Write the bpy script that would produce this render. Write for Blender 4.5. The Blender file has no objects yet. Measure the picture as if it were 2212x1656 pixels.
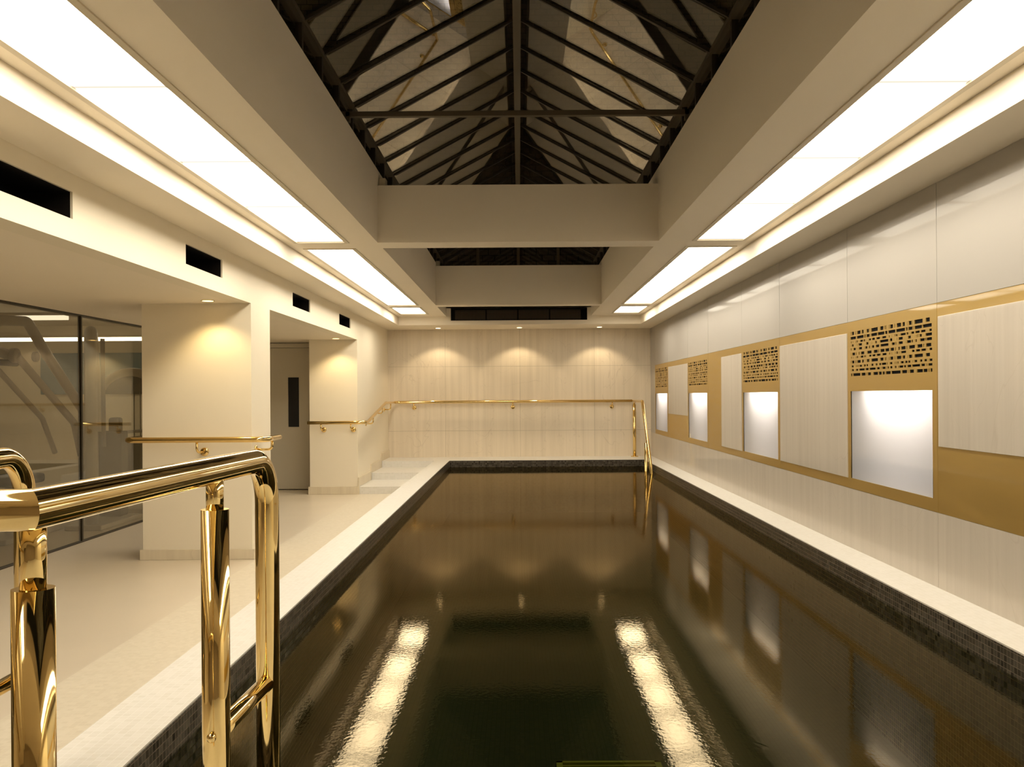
import bpy, bmesh, math, random
from mathutils import Vector, Matrix
random.seed(7)
S = bpy.context.scene
C = S.collection
ZC = 1.29                      # eye height above the lower floor; heights below are written relative to the eye

# ------------------------------------------------------------------ camera
cd = bpy.data.cameras.new('camera'); cam = bpy.data.objects.new('camera', cd); C.objects.link(cam)
cd.sensor_width = 36.0; cd.lens = 2050.0 / 2212.0 * 36.0
cd.shift_x = -15.5 / 2212.0; cd.shift_y = 25.0 / 2212.0
cd.clip_start = 0.05; cd.clip_end = 200
cam.matrix_world = Matrix.Translation((0, 0, ZC)) @ Matrix.Rotation(math.radians(90), 4, 'X') @ Matrix.Rotation(-0.0066, 4, 'Z')
S.camera = cam
# ------------------------------------------------------------------ world, exposure
w = bpy.data.worlds.new('night'); S.world = w; w.use_nodes = True
w.node_tree.nodes['Background'].inputs[0].default_value = (0.10, 0.085, 0.05, 1)
w.node_tree.nodes['Background'].inputs[1].default_value = 0.05
S.view_settings.view_transform = 'Standard'; S.view_settings.look = 'None'
S.view_settings.exposure = 0.60; S.view_settings.gamma = 1.0
S.view_settings.use_curve_mapping = False
PANEL = 9.3                    # brightness of the ceiling light panels
SPOT_FAR, SPOT_ALCOVE = 12.0, 9.0

# ------------------------------------------------------------------ materials
def mat(name):
    m = bpy.data.materials.new(name); m.use_nodes = True
    return m, m.node_tree, m.node_tree.nodes['Principled BSDF']
def N(t, typ, **kw):
    n = t.nodes.new(typ)
    for k, v in kw.items(): setattr(n, k, v)
    return n
def setp(b, **kw):
    names = {'color': 'Base Color', 'rough': 'Roughness', 'metal': 'Metallic', 'coat': 'Coat Weight', 'coatr': 'Coat Roughness', 'spec': 'Specular IOR Level', 'ior': 'IOR', 'coatior': 'Coat IOR'}
    for k, v in kw.items():
        if k == 'color': v = (*v, 1)
        b.inputs[names[k]].default_value = v
def plaster(name, col, rough=0.6, var=0.04, spec=0.3):
    m, t, b = mat(name); setp(b, color=col, rough=rough, spec=spec)
    tc = N(t, 'ShaderNodeTexCoord'); nz = N(t, 'ShaderNodeTexNoise'); nz.inputs['Scale'].default_value = 2.2; nz.inputs['Detail'].default_value = 5
    mx = N(t, 'ShaderNodeMix', data_type='RGBA')
    mx.inputs[6].default_value = (*[c * (1 - var) for c in col], 1); mx.inputs[7].default_value = (*[min(1, c * (1 + var)) for c in col], 1)
    t.links.new(tc.outputs['Object'], nz.inputs['Vector']); t.links.new(nz.outputs['Fac'], mx.inputs[0]); t.links.new(mx.outputs[2], b.inputs['Base Color'])
    return m
def brass(name, col, rough, metal=1.0, coat=0.0, aniso=False):
    m, t, b = mat(name); setp(b, color=col, rough=rough, metal=metal, coat=coat, coatr=0.02)
    tc = N(t, 'ShaderNodeTexCoord'); mp = N(t, 'ShaderNodeMapping'); mp.inputs['Scale'].default_value = (1, 1, 6) if aniso else (8, 8, 8)
    nz = N(t, 'ShaderNodeTexNoise'); nz.inputs['Scale'].default_value = 3; nz.inputs['Detail'].default_value = 6
    mr = N(t, 'ShaderNodeMapRange'); mr.inputs[3].default_value = rough * 0.8; mr.inputs[4].default_value = rough * 1.25
    t.links.new(tc.outputs['Object'], mp.inputs[0]); t.links.new(mp.outputs[0], nz.inputs['Vector']); t.links.new(nz.outputs['Fac'], mr.inputs[0]); t.links.new(mr.outputs[0], b.inputs['Roughness'])
    mx = N(t, 'ShaderNodeMix', data_type='RGBA')
    mx.inputs[6].default_value = (*[c * .9 for c in col], 1); mx.inputs[7].default_value = (*[min(1, c * 1.08) for c in col], 1)
    t.links.new(nz.outputs['Fac'], mx.inputs[0]); t.links.new(mx.outputs[2], b.inputs['Base Color'])
    return m
def marble(name, axis, base, dark, vein, rough, coat=0.0, amount=1.0, seams=None):
    """vertical veining: noise stretched along Z. axis = horizontal axis of the slab face"""
    m, t, b = mat(name); setp(b, rough=rough, coat=coat, coatr=0.01)
    g = N(t, 'ShaderNodeNewGeometry')
    def noise(sc, scale, detail, dist=0.0):
        mp = N(t, 'ShaderNodeMapping'); mp.inputs['Scale'].default_value = sc
        nz = N(t, 'ShaderNodeTexNoise'); nz.inputs['Scale'].default_value = scale; nz.inputs['Detail'].default_value = detail; nz.inputs['Distortion'].default_value = dist
        t.links.new(g.outputs['Position'], mp.inputs[0]); t.links.new(mp.outputs[0], nz.inputs['Vector']); return nz
    n1 = noise((9, 9, 0.35), 1.6, 6, 0.3); n2 = noise((30, 30, 0.6), 1.5, 4); n3 = noise((1.1, 1.1, .8), 1.3, 3, 1.2)
    r1 = N(t, 'ShaderNodeMapRange'); r1.inputs[1].default_value = .35; r1.inputs[2].default_value = .72; t.links.new(n1.outputs['Fac'], r1.inputs[0])
    r2 = N(t, 'ShaderNodeMapRange'); r2.inputs[1].default_value = .3; r2.inputs[2].default_value = .8; r2.inputs[4].default_value = .5; t.links.new(n2.outputs['Fac'], r2.inputs[0])
    ad = N(t, 'ShaderNodeMath', operation='ADD'); t.links.new(r1.outputs[0], ad.inputs[0]); t.links.new(r2.outputs[0], ad.inputs[1])
    ml = N(t, 'ShaderNodeMath', operation='MULTIPLY', use_clamp=True); ml.inputs[1].default_value = .62 * amount; t.links.new(ad.outputs[0], ml.inputs[0])
    mx = N(t, 'ShaderNodeMix', data_type='RGBA'); mx.inputs[6].default_value = (*base, 1); mx.inputs[7].default_value = (*dark, 1); t.links.new(ml.outputs[0], mx.inputs[0])
    # hairline veins
    ab = N(t, 'ShaderNodeMath', operation='SUBTRACT'); ab.inputs[1].default_value = .5; t.links.new(n3.outputs['Fac'], ab.inputs[0])
    aa = N(t, 'ShaderNodeMath', operation='ABSOLUTE'); t.links.new(ab.outputs[0], aa.inputs[0])
    rv = N(t, 'ShaderNodeMapRange'); rv.inputs[1].default_value = 0; rv.inputs[2].default_value = .004; rv.inputs[3].default_value = .28; rv.inputs[4].default_value = 0; t.links.new(aa.outputs[0], rv.inputs[0])
    mv = N(t, 'ShaderNodeMix', data_type='RGBA'); mv.inputs[7].default_value = (*vein, 1); t.links.new(mx.outputs[2], mv.inputs[6]); t.links.new(rv.outputs[0], mv.inputs[0])
    t.links.new(mv.outputs[2], b.inputs['Base Color'])
    return m
def mosaic(name, c1, c2, grout, pitch, gw, rough, spec=.5, bump=0.0, glint=None):
    m, t, b = mat(name); setp(b, rough=rough, spec=spec)
    g = N(t, 'ShaderNodeNewGeometry'); sp = N(t, 'ShaderNodeSeparateXYZ'); sn = N(t, 'ShaderNodeSeparateXYZ')
    sc = N(t, 'ShaderNodeVectorMath', operation='MULTIPLY_ADD'); sc.inputs[1].default_value = (1 / pitch,) * 3; sc.inputs[2].default_value = (.37, .41, .43)
    t.links.new(g.outputs['Position'], sc.inputs[0]); t.links.new(sc.outputs[0], sp.inputs[0]); t.links.new(g.outputs['True Normal'], sn.inputs[0])
    tot = None
    for i in range(3):
        fr = N(t, 'ShaderNodeMath', operation='FRACT'); t.links.new(sp.outputs[i], fr.inputs[0])
        lt = N(t, 'ShaderNodeMath', operation='LESS_THAN'); lt.inputs[1].default_value = gw; t.links.new(fr.outputs[0], lt.inputs[0])
        ab = N(t, 'ShaderNodeMath', operation='ABSOLUTE'); t.links.new(sn.outputs[i], ab.inputs[0])
        ln = N(t, 'ShaderNodeMath', operation='LESS_THAN'); ln.inputs[1].default_value = .5; t.links.new(ab.outputs[0], ln.inputs[0])
        ml = N(t, 'ShaderNodeMath', operation='MULTIPLY'); t.links.new(lt.outputs[0], ml.inputs[0]); t.links.new(ln.outputs[0], ml.inputs[1])
        if tot is None: tot = ml
        else:
            mx = N(t, 'ShaderNodeMath', operation='MAXIMUM'); t.links.new(tot.outputs[0], mx.inputs[0]); t.links.new(ml.outputs[0], mx.inputs[1]); tot = mx
    fl = N(t, 'ShaderNodeVectorMath', operation='FLOOR'); t.links.new(sc.outputs[0], fl.inputs[0])
    wn = N(t, 'ShaderNodeTexWhiteNoise'); t.links.new(fl.outputs[0], wn.inputs['Vector'])
    cr = N(t, 'ShaderNodeMix', data_type='RGBA'); cr.inputs[6].default_value = (*c1, 1); cr.inputs[7].default_value = (*c2, 1); t.links.new(wn.outputs['Value'], cr.inputs[0])
    fin = N(t, 'ShaderNodeMix', data_type='RGBA'); fin.inputs[7].default_value = (*grout, 1); t.links.new(cr.outputs[2], fin.inputs[6]); t.links.new(tot.outputs[0], fin.inputs[0])
    t.links.new(fin.outputs[2], b.inputs['Base Color'])
    rr = N(t, 'ShaderNodeMapRange'); rr.inputs[3].default_value = rough; rr.inputs[4].default_value = .8; t.links.new(tot.outputs[0], rr.inputs[0]); t.links.new(rr.outputs[0], b.inputs['Roughness'])
    if bump:
        sub = N(t, 'ShaderNodeVectorMath', operation='SUBTRACT'); sub.inputs[1].default_value = (.5, .5, .5); t.links.new(wn.outputs['Color'], sub.inputs[0])
        s2 = N(t, 'ShaderNodeVectorMath', operation='SCALE'); s2.inputs['Scale'].default_value = bump; t.links.new(sub.outputs[0], s2.inputs[0])
        av = N(t, 'ShaderNodeVectorMath', operation='ADD'); t.links.new(g.outputs['Normal'], av.inputs[0]); t.links.new(s2.outputs[0], av.inputs[1])
        nm = N(t, 'ShaderNodeVectorMath', operation='NORMALIZE'); t.links.new(av.outputs[0], nm.inputs[0]); t.links.new(nm.outputs[0], b.inputs['Normal'])
    return m
def emit(name, col, strength):
    m = bpy.data.materials.new(name); m.use_nodes = True; t = m.node_tree; t.nodes.clear()
    e = N(t, 'ShaderNodeEmission'); e.inputs[0].default_value = (*col, 1); e.inputs[1].default_value = strength
    o = N(t, 'ShaderNodeOutputMaterial'); t.links.new(e.outputs[0], o.inputs[0]); return m
def clear_glass(name, tint, ior, gloss=(1, 1, 1), rough=0.0):
    m = bpy.data.materials.new(name); m.use_nodes = True; t = m.node_tree; t.nodes.clear()
    tr = N(t, 'ShaderNodeBsdfTransparent'); tr.inputs[0].default_value = (*tint, 1)
    gl = N(t, 'ShaderNodeBsdfGlossy'); gl.inputs[0].default_value = (*gloss, 1); gl.inputs['Roughness'].default_value = rough
    fr = N(t, 'ShaderNodeFresnel')
    gg = N(t, 'ShaderNodeNewGeometry'); io = N(t, 'ShaderNodeMapRange'); io.inputs[3].default_value = ior; io.inputs[4].default_value = 1 / ior   # a thin sheet: same reflectance from both sides
    t.links.new(gg.outputs['Backfacing'], io.inputs[0]); t.links.new(io.outputs[0], fr.inputs['IOR'])
    mx = N(t, 'ShaderNodeMixShader'); o = N(t, 'ShaderNodeOutputMaterial')
    t.links.new(fr.outputs[0], mx.inputs[0]); t.links.new(tr.outputs[0], mx.inputs[1]); t.links.new(gl.outputs[0], mx.inputs[2]); t.links.new(mx.outputs[0], o.inputs[0])
    return m, t, gl, fr

M = {}
M['ceil'] = plaster('warm white plaster', (.89, .80, .65), .55, .02)
M['wall'] = plaster('warm white wall paint', (.84, .76, .60), .5, .02)
M['door'] = plaster('taupe door paint', (.60, .54, .42), .45, .02)
M['floor'] = plaster('polished cream concrete', (.67, .58, .45), .32, .06, .5)
M['brass'] = brass('polished brass', (.80, .61, .28), .055)
M['brass_far'] = brass('bright brass', (.84, .62, .26), .12)
M['brass_panel'] = brass('satin brass sheet', (.56, .38, .11), .42, .75, .2, True)
M['marble_far'] = marble('streaked cream marble', 'x', (.80, .70, .55), (.62, .53, .40), (.42, .34, .24), .38, 0, .8)
M['marble_side'] = marble('pale grooved marble under glass', 'y', (.62, .555, .47), (.50, .44, .365), (.45, .38, .3), .5, .3, .8)
M['skirt'] = marble('skirting stone', 'y', (.74, .65, .48), (.62, .53, .39), (.5, .42, .3), .4, 0, .8)
M['white_glass'] = plaster('back painted white glass', (.45, .42, .38), .5, .012)
b = M['white_glass'].node_tree.nodes['Principled BSDF']; setp(b, coat=.10, spec=.2, coatr=.005)
M['coping'] = mosaic('small cream mosaic', (.74, .71, .65), (.69, .66, .59), (.80, .78, .73), .026, .09, .4)
M['path'] = mosaic('beige mosaic path', (.74, .66, .52), (.68, .60, .46), (.77, .70, .57), .026, .09, .35)
M['dark_mosaic'] = mosaic('dark glass mosaic', (.018, .015, .011), (.085, .075, .058), (.15, .115, .08), .026, .11, .25, .4, .15)
M['pool_mosaic'] = mosaic('green black pool mosaic', (.003, .0045, .002), (.016, .016, .006), (.028, .026, .012), .026, .10, .5, .2)
M['metal'] = plaster('dark bronze metal', (.045, .035, .022), .45, .05)
M['metal2'] = plaster('brown painted metal', (.10, .078, .048), .5, .05)
M['black'] = plaster('matt black', (.004, .004, .004), .8, .1, .1)
M['duct'] = plaster('dark duct lining', (.010, .008, .007), .8, .2, .1)
M['grille'] = plaster('bronze mesh', (.07, .05, .03), .5, .05)
M['back'] = plaster('darkened unseen wall', (.30, .24, .17), .5, .1)  # unseen wall behind the viewer, tone darkened to dim reflections in the near brass
M['frame'] = plaster('cream painted frame', (.62, .54, .40), .4, .02)
M['niche'] = plaster('niche grey lining', (.32, .31, .30), .7, .01)
M['machine'] = plaster('silver grey enamel', (.48, .45, .40), .3, .03, .5)
M['machine_dark'] = plaster('dark grey enamel', (.10, .095, .085), .4, .03)
M['pad'] = plaster('charcoal vinyl', (.05, .05, .05), .5, .05)
M['blue'] = plaster('blue grey wall', (.18, .27, .32), .6, .05)
M['panel_edge'] = plaster('grey edge', (.20, .17, .12), .5, .02)
M['brick'] = None
def brick():
    m, t, b = mat('dark stock brick'); setp(b, rough=.9)
    tc = N(t, 'ShaderNodeTexCoord'); mp = N(t, 'ShaderNodeMapping'); mp.inputs['Rotation'].default_value = (math.radians(90), 0, 0)
    br = N(t, 'ShaderNodeTexBrick'); br.inputs['Scale'].default_value = 1; br.inputs['Brick Width'].default_value = .24; br.inputs['Row Height'].default_value = .12
    br.inputs['Mortar Size'].default_value = .008; br.inputs['Color1'].default_value = (.12, .085, .05, 1); br.inputs['Color2'].default_value = (.07, .05, .03, 1); br.inputs['Mortar'].default_value = (.02, .015, .01, 1)
    t.links.new(tc.outputs['Object'], mp.inputs[0]); t.links.new(mp.outputs[0], br.inputs['Vector']); t.links.new(br.outputs['Color'], b.inputs['Base Color']); return m
M['brick'] = brick()
# lamp diffuser: opal sheet, tube glow painted into emission, brighter mid-segment, dim at ends
def diffuser():
    m = emit('opal diffuser', (1.0, .90, .73), 1.0); t = m.node_tree
    e = [n for n in t.nodes if n.type == 'EMISSION'][0]
    tc = N(t, 'ShaderNodeTexCoord'); sp = N(t, 'ShaderNodeSeparateXYZ'); t.links.new(tc.outputs['Generated'], sp.inputs[0])
    def bell(o, w0):
        s = N(t, 'ShaderNodeMath', operation='SUBTRACT'); s.inputs[1].default_value = .5; t.links.new(o, s.inputs[0])
        a = N(t, 'ShaderNodeMath', operation='ABSOLUTE'); t.links.new(s.outputs[0], a.inputs[0])
        r = N(t, 'ShaderNodeMapRange', interpolation_type='SMOOTHSTEP'); r.inputs[1].default_value = w0; r.inputs[2].default_value = .52; r.inputs[3].default_value = 1; r.inputs[4].default_value = 0
        t.links.new(a.outputs[0], r.inputs[0]); return r
    bx, by = bell(sp.outputs[0], .02), bell(sp.outputs[1], .15)
    mu = N(t, 'ShaderNodeMath', operation='MULTIPLY'); t.links.new(bx.outputs[0], mu.inputs[0]); t.links.new(by.outputs[0], mu.inputs[1])
    mr = N(t, 'ShaderNodeMapRange'); mr.inputs[3].default_value = PANEL * .72; mr.inputs[4].default_value = PANEL * 1.18; t.links.new(mu.outputs[0], mr.inputs[0]); 
    s = N(t, 'ShaderNodeMath', operation='SUBTRACT'); s.inputs[1].default_value = .5; t.links.new(sp.outputs[1], s.inputs[0])
    a = N(t, 'ShaderNodeMath', operation='ABSOLUTE'); t.links.new(s.outputs[0], a.inputs[0])
    ed = N(t, 'ShaderNodeMapRange', interpolation_type='SMOOTHSTEP'); ed.inputs[1].default_value = .45; ed.inputs[2].default_value = .5; ed.inputs[3].default_value = 1; ed.inputs[4].default_value = .09; t.links.new(a.outputs[0], ed.inputs[0])
    m2 = N(t, 'ShaderNodeMath', operation='MULTIPLY'); t.links.new(mr.outputs[0], m2.inputs[0]); t.links.new(ed.outputs[0], m2.inputs[1]); t.links.new(m2.outputs[0], e.inputs[1])
    return m
M['diffuser'] = diffuser()
M['spot_face'] = emit('warm lamp face', (1, .78, .45), 9)
M['spot_face2'] = emit('amber lamp face', (1, .62, .18), 6)
M['niche_tube'] = emit('cool niche tube', (1, .91, .84), 24.0)
M['gym_tube'] = emit('gym tube', (1, .9, .66), 5)
M['sky_glass'] = clear_glass('skylight glass', (.90, .90, .88), 1.6)[0]
M['gym_glass'] = clear_glass('grey glass partition', (.78, .76, .70), 1.5)[0]
def frosted():
    m = bpy.data.materials.new('frosted glass'); m.use_nodes = True; t = m.node_tree; t.nodes.clear()
    tr = N(t, 'ShaderNodeBsdfTranslucent'); tr.inputs[0].default_value = (.86, .86, .86, 1)
    di = N(t, 'ShaderNodeBsdfDiffuse'); di.inputs[0].default_value = (.42, .42, .42, 1)
    ms = N(t, 'ShaderNodeMixShader'); ms.inputs[0].default_value = .4; t.links.new(tr.outputs[0], ms.inputs[1]); t.links.new(di.outputs[0], ms.inputs[2])
    gl = N(t, 'ShaderNodeBsdfGlossy'); gl.inputs['Roughness'].default_value = .01
    fr = N(t, 'ShaderNodeFresnel')
    gg = N(t, 'ShaderNodeNewGeometry'); io = N(t, 'ShaderNodeMapRange'); io.inputs[3].default_value = 1.35; io.inputs[4].default_value = 1 / 1.35
    t.links.new(gg.outputs['Backfacing'], io.inputs[0]); t.links.new(io.outputs[0], fr.inputs['IOR'])
    mx = N(t, 'ShaderNodeMixShader'); o = N(t, 'ShaderNodeOutputMaterial')
    t.links.new(fr.outputs[0], mx.inputs[0]); t.links.new(ms.outputs[0], mx.inputs[1]); t.links.new(gl.outputs[0], mx.inputs[2]); t.links.new(mx.outputs[0], o.inputs[0]); return m
M['niche_glass'] = frosted()
M['pane'] = plaster('dark wired glass', (.03, .03, .03), .08, .1, .5)
def water():
    m, t, gl, fr = clear_glass('still dark water', (.42, .46, .30), 1.333, (.52, .43, .29), 0.0)
    g = N(t, 'ShaderNodeNewGeometry'); mp = N(t, 'ShaderNodeMapping'); mp.inputs['Scale'].default_value = (1, .7, 1)
    n1 = N(t, 'ShaderNodeTexNoise'); n1.inputs['Scale'].default_value = 2.2; n1.inputs['Detail'].default_value = 2
    n2 = N(t, 'ShaderNodeTexNoise'); n2.inputs['Scale'].default_value = 60; n2.inputs['Detail'].default_value = 3
    t.links.new(g.outputs['Position'], mp.inputs[0]); t.links.new(mp.outputs[0], n1.inputs['Vector']); t.links.new(mp.outputs[0], n2.inputs['Vector'])
    b1 = N(t, 'ShaderNodeBump'); b1.inputs['Strength'].default_value = 1; b1.inputs['Distance'].default_value = .0004; t.links.new(n1.outputs['Fac'], b1.inputs['Height'])
    b2 = N(t, 'ShaderNodeBump'); b2.inputs['Strength'].default_value = 1; b2.inputs['Distance'].default_value = .00022; t.links.new(n2.outputs['Fac'], b2.inputs['Height']); t.links.new(b1.outputs[0], b2.inputs['Normal'])
    t.links.new(b2.outputs[0], gl.inputs['Normal'])
    return m
M['water'] = water()

# ------------------------------------------------------------------ mesh helpers
class MB:
    def __init__(s): s.bm = bmesh.new(); s.smooth = []
    def box(s, x0, x1, y0, y1, z0, z1, bev=0):
        x0, x1 = sorted((x0, x1)); y0, y1 = sorted((y0, y1)); z0, z1 = sorted((z0, z1))
        r = bmesh.ops.create_cube(s.bm, size=1); vs = r['verts']
        for v in vs:
            v.co = Vector(((x0 + x1) / 2 + v.co.x * (x1 - x0), (y0 + y1) / 2 + v.co.y * (y1 - y0), (z0 + z1) / 2 + v.co.z * (z1 - z0) + ZC))
        if bev:
            es = list({e for v in vs for e in v.link_edges})
            bmesh.ops.bevel(s.bm, geom=es, offset=bev, segments=2, affect='EDGES', profile=.5)
        return s
    def quad(s, pts):
        s.bm.faces.new([s.bm.verts.new((p[0], p[1], p[2] + ZC)) for p in pts]); return s
    def prism(s, pts, thick):
        """solid from a planar outline, thick = offset vector"""
        t = Vector(thick)
        a = [s.bm.verts.new((p[0], p[1], p[2] + ZC)) for p in pts]; b2 = [s.bm.verts.new(v.co + t) for v in a]
        n = len(a); s.bm.faces.new(a[::-1]); s.bm.faces.new(b2)
        for i in range(n): s.bm.faces.new((a[i], a[(i + 1) % n], b2[(i + 1) % n], b2[i]))
        return s
    def tube(s, pts, r, fillet=0.0, seg=20, caps=True, mitre=()):
        P = [Vector((p[0], p[1], p[2] + ZC)) for p in pts]
        path = [P[0]]
        for i in range(1, len(P) - 1):
            a, b_, c = P[i - 1], P[i], P[i + 1]; d1 = (a - b_).normalized(); d2 = (c - b_).normalized()
            if not fillet or i in mitre: path.append(b_); continue
            ang = d1.angle(d2); rr = fillet; cut = rr / math.tan(ang / 2)
            cut = min(cut, (a - b_).length * .49, (c - b_).length * .49); rr = cut * math.tan(ang / 2)
            cen = b_ + (d1 + d2).normalized() * (rr / math.sin(ang / 2))
            s0 = b_ + d1 * cut - cen; s1 = b_ + d2 * cut - cen; tot = s0.angle(s1); ax = s0.cross(s1)
            if ax.length < 1e-9: path.append(b_); continue
            ns = max(4, int(tot / math.radians(7)))
            for k in range(ns + 1): path.append(cen + Matrix.Rotation(tot * k / ns, 3, ax.normalized()) @ s0)
        path.append(P[-1])
        rings = []; prev = None
        for i, p in enumerate(path):
            d0 = (path[i] - path[i - 1]).normalized() if i else (path[1] - path[0]).normalized()
            d1 = (path[i + 1] - path[i]).normalized() if i < len(path) - 1 else d0
            tan = (d0 + d1).normalized()
            if prev is None:
                ref = Vector((0, 0, 1)) if abs(d0.z) < .9 else Vector((1, 0, 0)); nrm = d0.cross(ref).normalized()
            else: nrm = (prev - d0 * prev.dot(d0)).normalized()
            bi = d0.cross(nrm)
            ring = []
            for k in range(seg):
                a = 2 * math.pi * k / seg; q = nrm * math.cos(a) * r + bi * math.sin(a) * r
                # shear along the incoming direction on to the mitre plane
                den = d0.dot(tan); q = q - d0 * (q.dot(tan) / den)
                ring.append(s.bm.verts.new(p + q))
            rings.append(ring); prev = nrm
            if mitre and (p - P[mitre[0]]).length < 1e-6:
                rings.append(None); rings.append([s.bm.verts.new(v.co) for v in ring])
        for a, b_ in zip(rings, rings[1:]):
            if a is None or b_ is None: continue
            for k in range(seg):
                f = s.bm.faces.new((a[k], a[(k + 1) % seg], b_[(k + 1) % seg], b_[k])); f.smooth = True
        if caps:
            s.bm.faces.new(rings[0][::-1]); s.bm.faces.new(rings[-1])
        return s
    def lathe(s, prof, c, axis='Z', seg=24):
        """prof = [(radius, height)] about axis through c"""
        rings = []
        for r, h in prof:
            ring = []
            for k in range(seg):
                a = 2 * math.pi * k / seg; u, v = r * math.cos(a), r * math.sin(a)
                co = {'Z': (u, v, h), 'Y': (u, h, v), 'X': (h, u, v)}[axis]
                ring.append(s.bm.verts.new((c[0] + co[0], c[1] + co[1], c[2] + co[2] + ZC)))
            rings.append(ring)
        for a, b_ in zip(rings, rings[1:]):
            for k in range(seg):
                f = s.bm.faces.new((a[k], a[(k + 1) % seg], b_[(k + 1) % seg], b_[k])); f.smooth = True
        s.bm.faces.new(rings[0][::-1]); s.bm.faces.new(rings[-1]); return s
    def build(s, name, m, parent=None, recalc=True):
        if recalc: bmesh.ops.recalc_face_normals(s.bm, faces=s.bm.faces[:])
        vs = s.bm.verts
        lo = [min(v.co[i] for v in vs) for i in range(3)]; hi = [max(v.co[i] for v in vs) for i in range(3)]
        org = Vector(((lo[0] + hi[0]) / 2, (lo[1] + hi[1]) / 2, lo[2]))
        for v in vs: v.co -= org
        me = bpy.data.meshes.new(name); s.bm.to_mesh(me); s.bm.free(); me.materials.append(m)
        o = bpy.data.objects.new(name, me); C.objects.link(o)
        if parent: o.parent = parent; pw = WL[parent.name]; o.location = org - pw
        else: o.location = org
        WL[o.name] = org.copy()
        return o
WL = {}
def empty(name, loc):
    o = bpy.data.objects.new(name, None); C.objects.link(o); o.location = (loc[0], loc[1], loc[2] + ZC); o.empty_display_size = .1
    WL[o.name] = Vector(o.location); return o
def tag(o, label, cat, group=None):
    o['label'] = label; o['category'] = cat
    if group: o['group'] = group
    return o
def struct(o): o['kind'] = 'structure'; return o
def copy_tree(o, off=None, parent=None):
    c = o.copy(); C.objects.link(c)
    if parent: c.parent = parent
    if off is not None: c.location = o.location + Vector(off)
    for ch in list(o.children): copy_tree(ch, None, c)
    return c

XL, XR, YF, FL = -2.13, 2.14, 15.43, -1.29
PL, PR, PY0, PY1, WZ = -1.082, 1.917, 1.95, 14.62, -1.105
YB = -1.6                       # wall behind the viewer
# ------------------------------------------------------------------ floors
struct(MB().box(-9.2, -2.09, YB, YF + .3, FL - .15, FL).build('floor', M['floor']))
struct(MB().box(-2.09, -1.313, YB, 12.5, FL - .15, FL + .0005).build('floor_path', M['path'])); bpy.data.objects['floor_path'].name = 'floor'
# steps up to the far deck
o = MB().box(XL, -1.313, 12.5, YF, FL - .15, -1.193).build('floor', M['coping']); struct(o)
o = MB().box(XL, -1.313, 13.55, YF, -1.193, -1.0965).build('floor', M['coping']); struct(o)
o = MB().box(XL, -1.313, 14.56, YF, -1.0965, -1.0).build('floor', M['coping']); struct(o)
# copings
struct(MB().box(-1.313, PL, 1.95, 14.62, -1.8, -1.0).build('trim_1', M['coping']))
struct(MB().box(PR, XR, 1.95, 14.62, -1.8, -1.0).build('trim_2', M['coping']))
struct(MB().box(-1.313, XR, 14.62, YF, -1.8, -1.0).build('trim_3', M['coping']))
struct(MB().box(-1.313, XR, YB, PY0, -1.8, -1.0).build('trim_4', M['coping']))
# pool basin
pool = tag(empty('swimming_pool', (0.4, 8, -1.83)), 'long narrow pool lined in dark mosaic with a band of square tiles under the rim', 'pool')
lb = MB()
e = .004
lb.box(PL, PL + e, PY0, PY1, -1.81, -1.006).box(PR - e, PR, PY0, PY1, -1.81, -1.006).box(PL, PR, PY1 - e, PY1, -1.81, -1.006).box(PL, PR, PY0, PY0 + e, -1.81, -1.006)
lb.build('wall_lining', M['dark_mosaic'], pool)
MB().box(PL, PR, PY0, PY1, -1.83, -1.81).build('basin_floor', M['pool_mosaic'], pool)
tag(MB().quad([(PL + e, PY0 + e, WZ), (PR - e, PY0 + e, WZ), (PR - e, PY1 - e, WZ), (PL + e, PY1 - e, WZ)]).build('water', M['water']), 'still dark pool water mirroring the ceiling lights', 'water')
dr = MB()
for i in range(6): dr.box(.19, .66, 4.42 + i * .036, 4.436 + i * .036, -1.81, -1.80)
dr.box(.17, .68, 4.38, 4.40, -1.81, -1.797).box(.17, .68, 4.64, 4.66, -1.81, -1.797).box(.17, .20, 4.38, 4.66, -1.81, -1.797).box(.65, .68, 4.38, 4.66, -1.81, -1.797)
ylw = plaster('yellow green plastic', (.20, .18, .01), .5, .05)
tag(dr.build('drain_grille', ylw), 'yellow-green slotted grille on the pool bottom near the viewer', 'drain')

# ------------------------------------------------------------------ ceiling, recess, beams
Z1, Z2 = 1.072, 1.2
LL, LR = -1.828, 1.856
cb = MB()
cb.box(XL - .2, LL, YB, YF, Z1, 1.40).box(LR, XR + .2, YB, YF, Z1, 1.40)
cb.box(LL, LR, 14.42, YF, Z1, 1.40)
struct(cb.build('ceiling', M['ceil']))
panels_y = [(0.22, 7.40), (7.735, 12.575), (12.885, 13.93)]
cb = MB()
for s in (-1, 1):
    xi, xo = (-1.345, -1.725) if s < 0 else (1.385, 1.755); xe = LL if s < 0 else LR
    cb.box(s * 1.10, xi, YB, 14.42, Z2, 1.40); cb.box(xo, xe, YB, 14.42, Z2, 1.40)
    y = YB
    for a, b_ in panels_y: cb.box(xi, xo, y, a, Z2, 1.40); y = b_
    cb.box(xi, xo, y, 14.42, Z2, 1.40)
    cb.box(xi, xe, YB, 14.42, 1.32, 1.40)
struct(cb.build('ceiling', M['ceil']))
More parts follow.
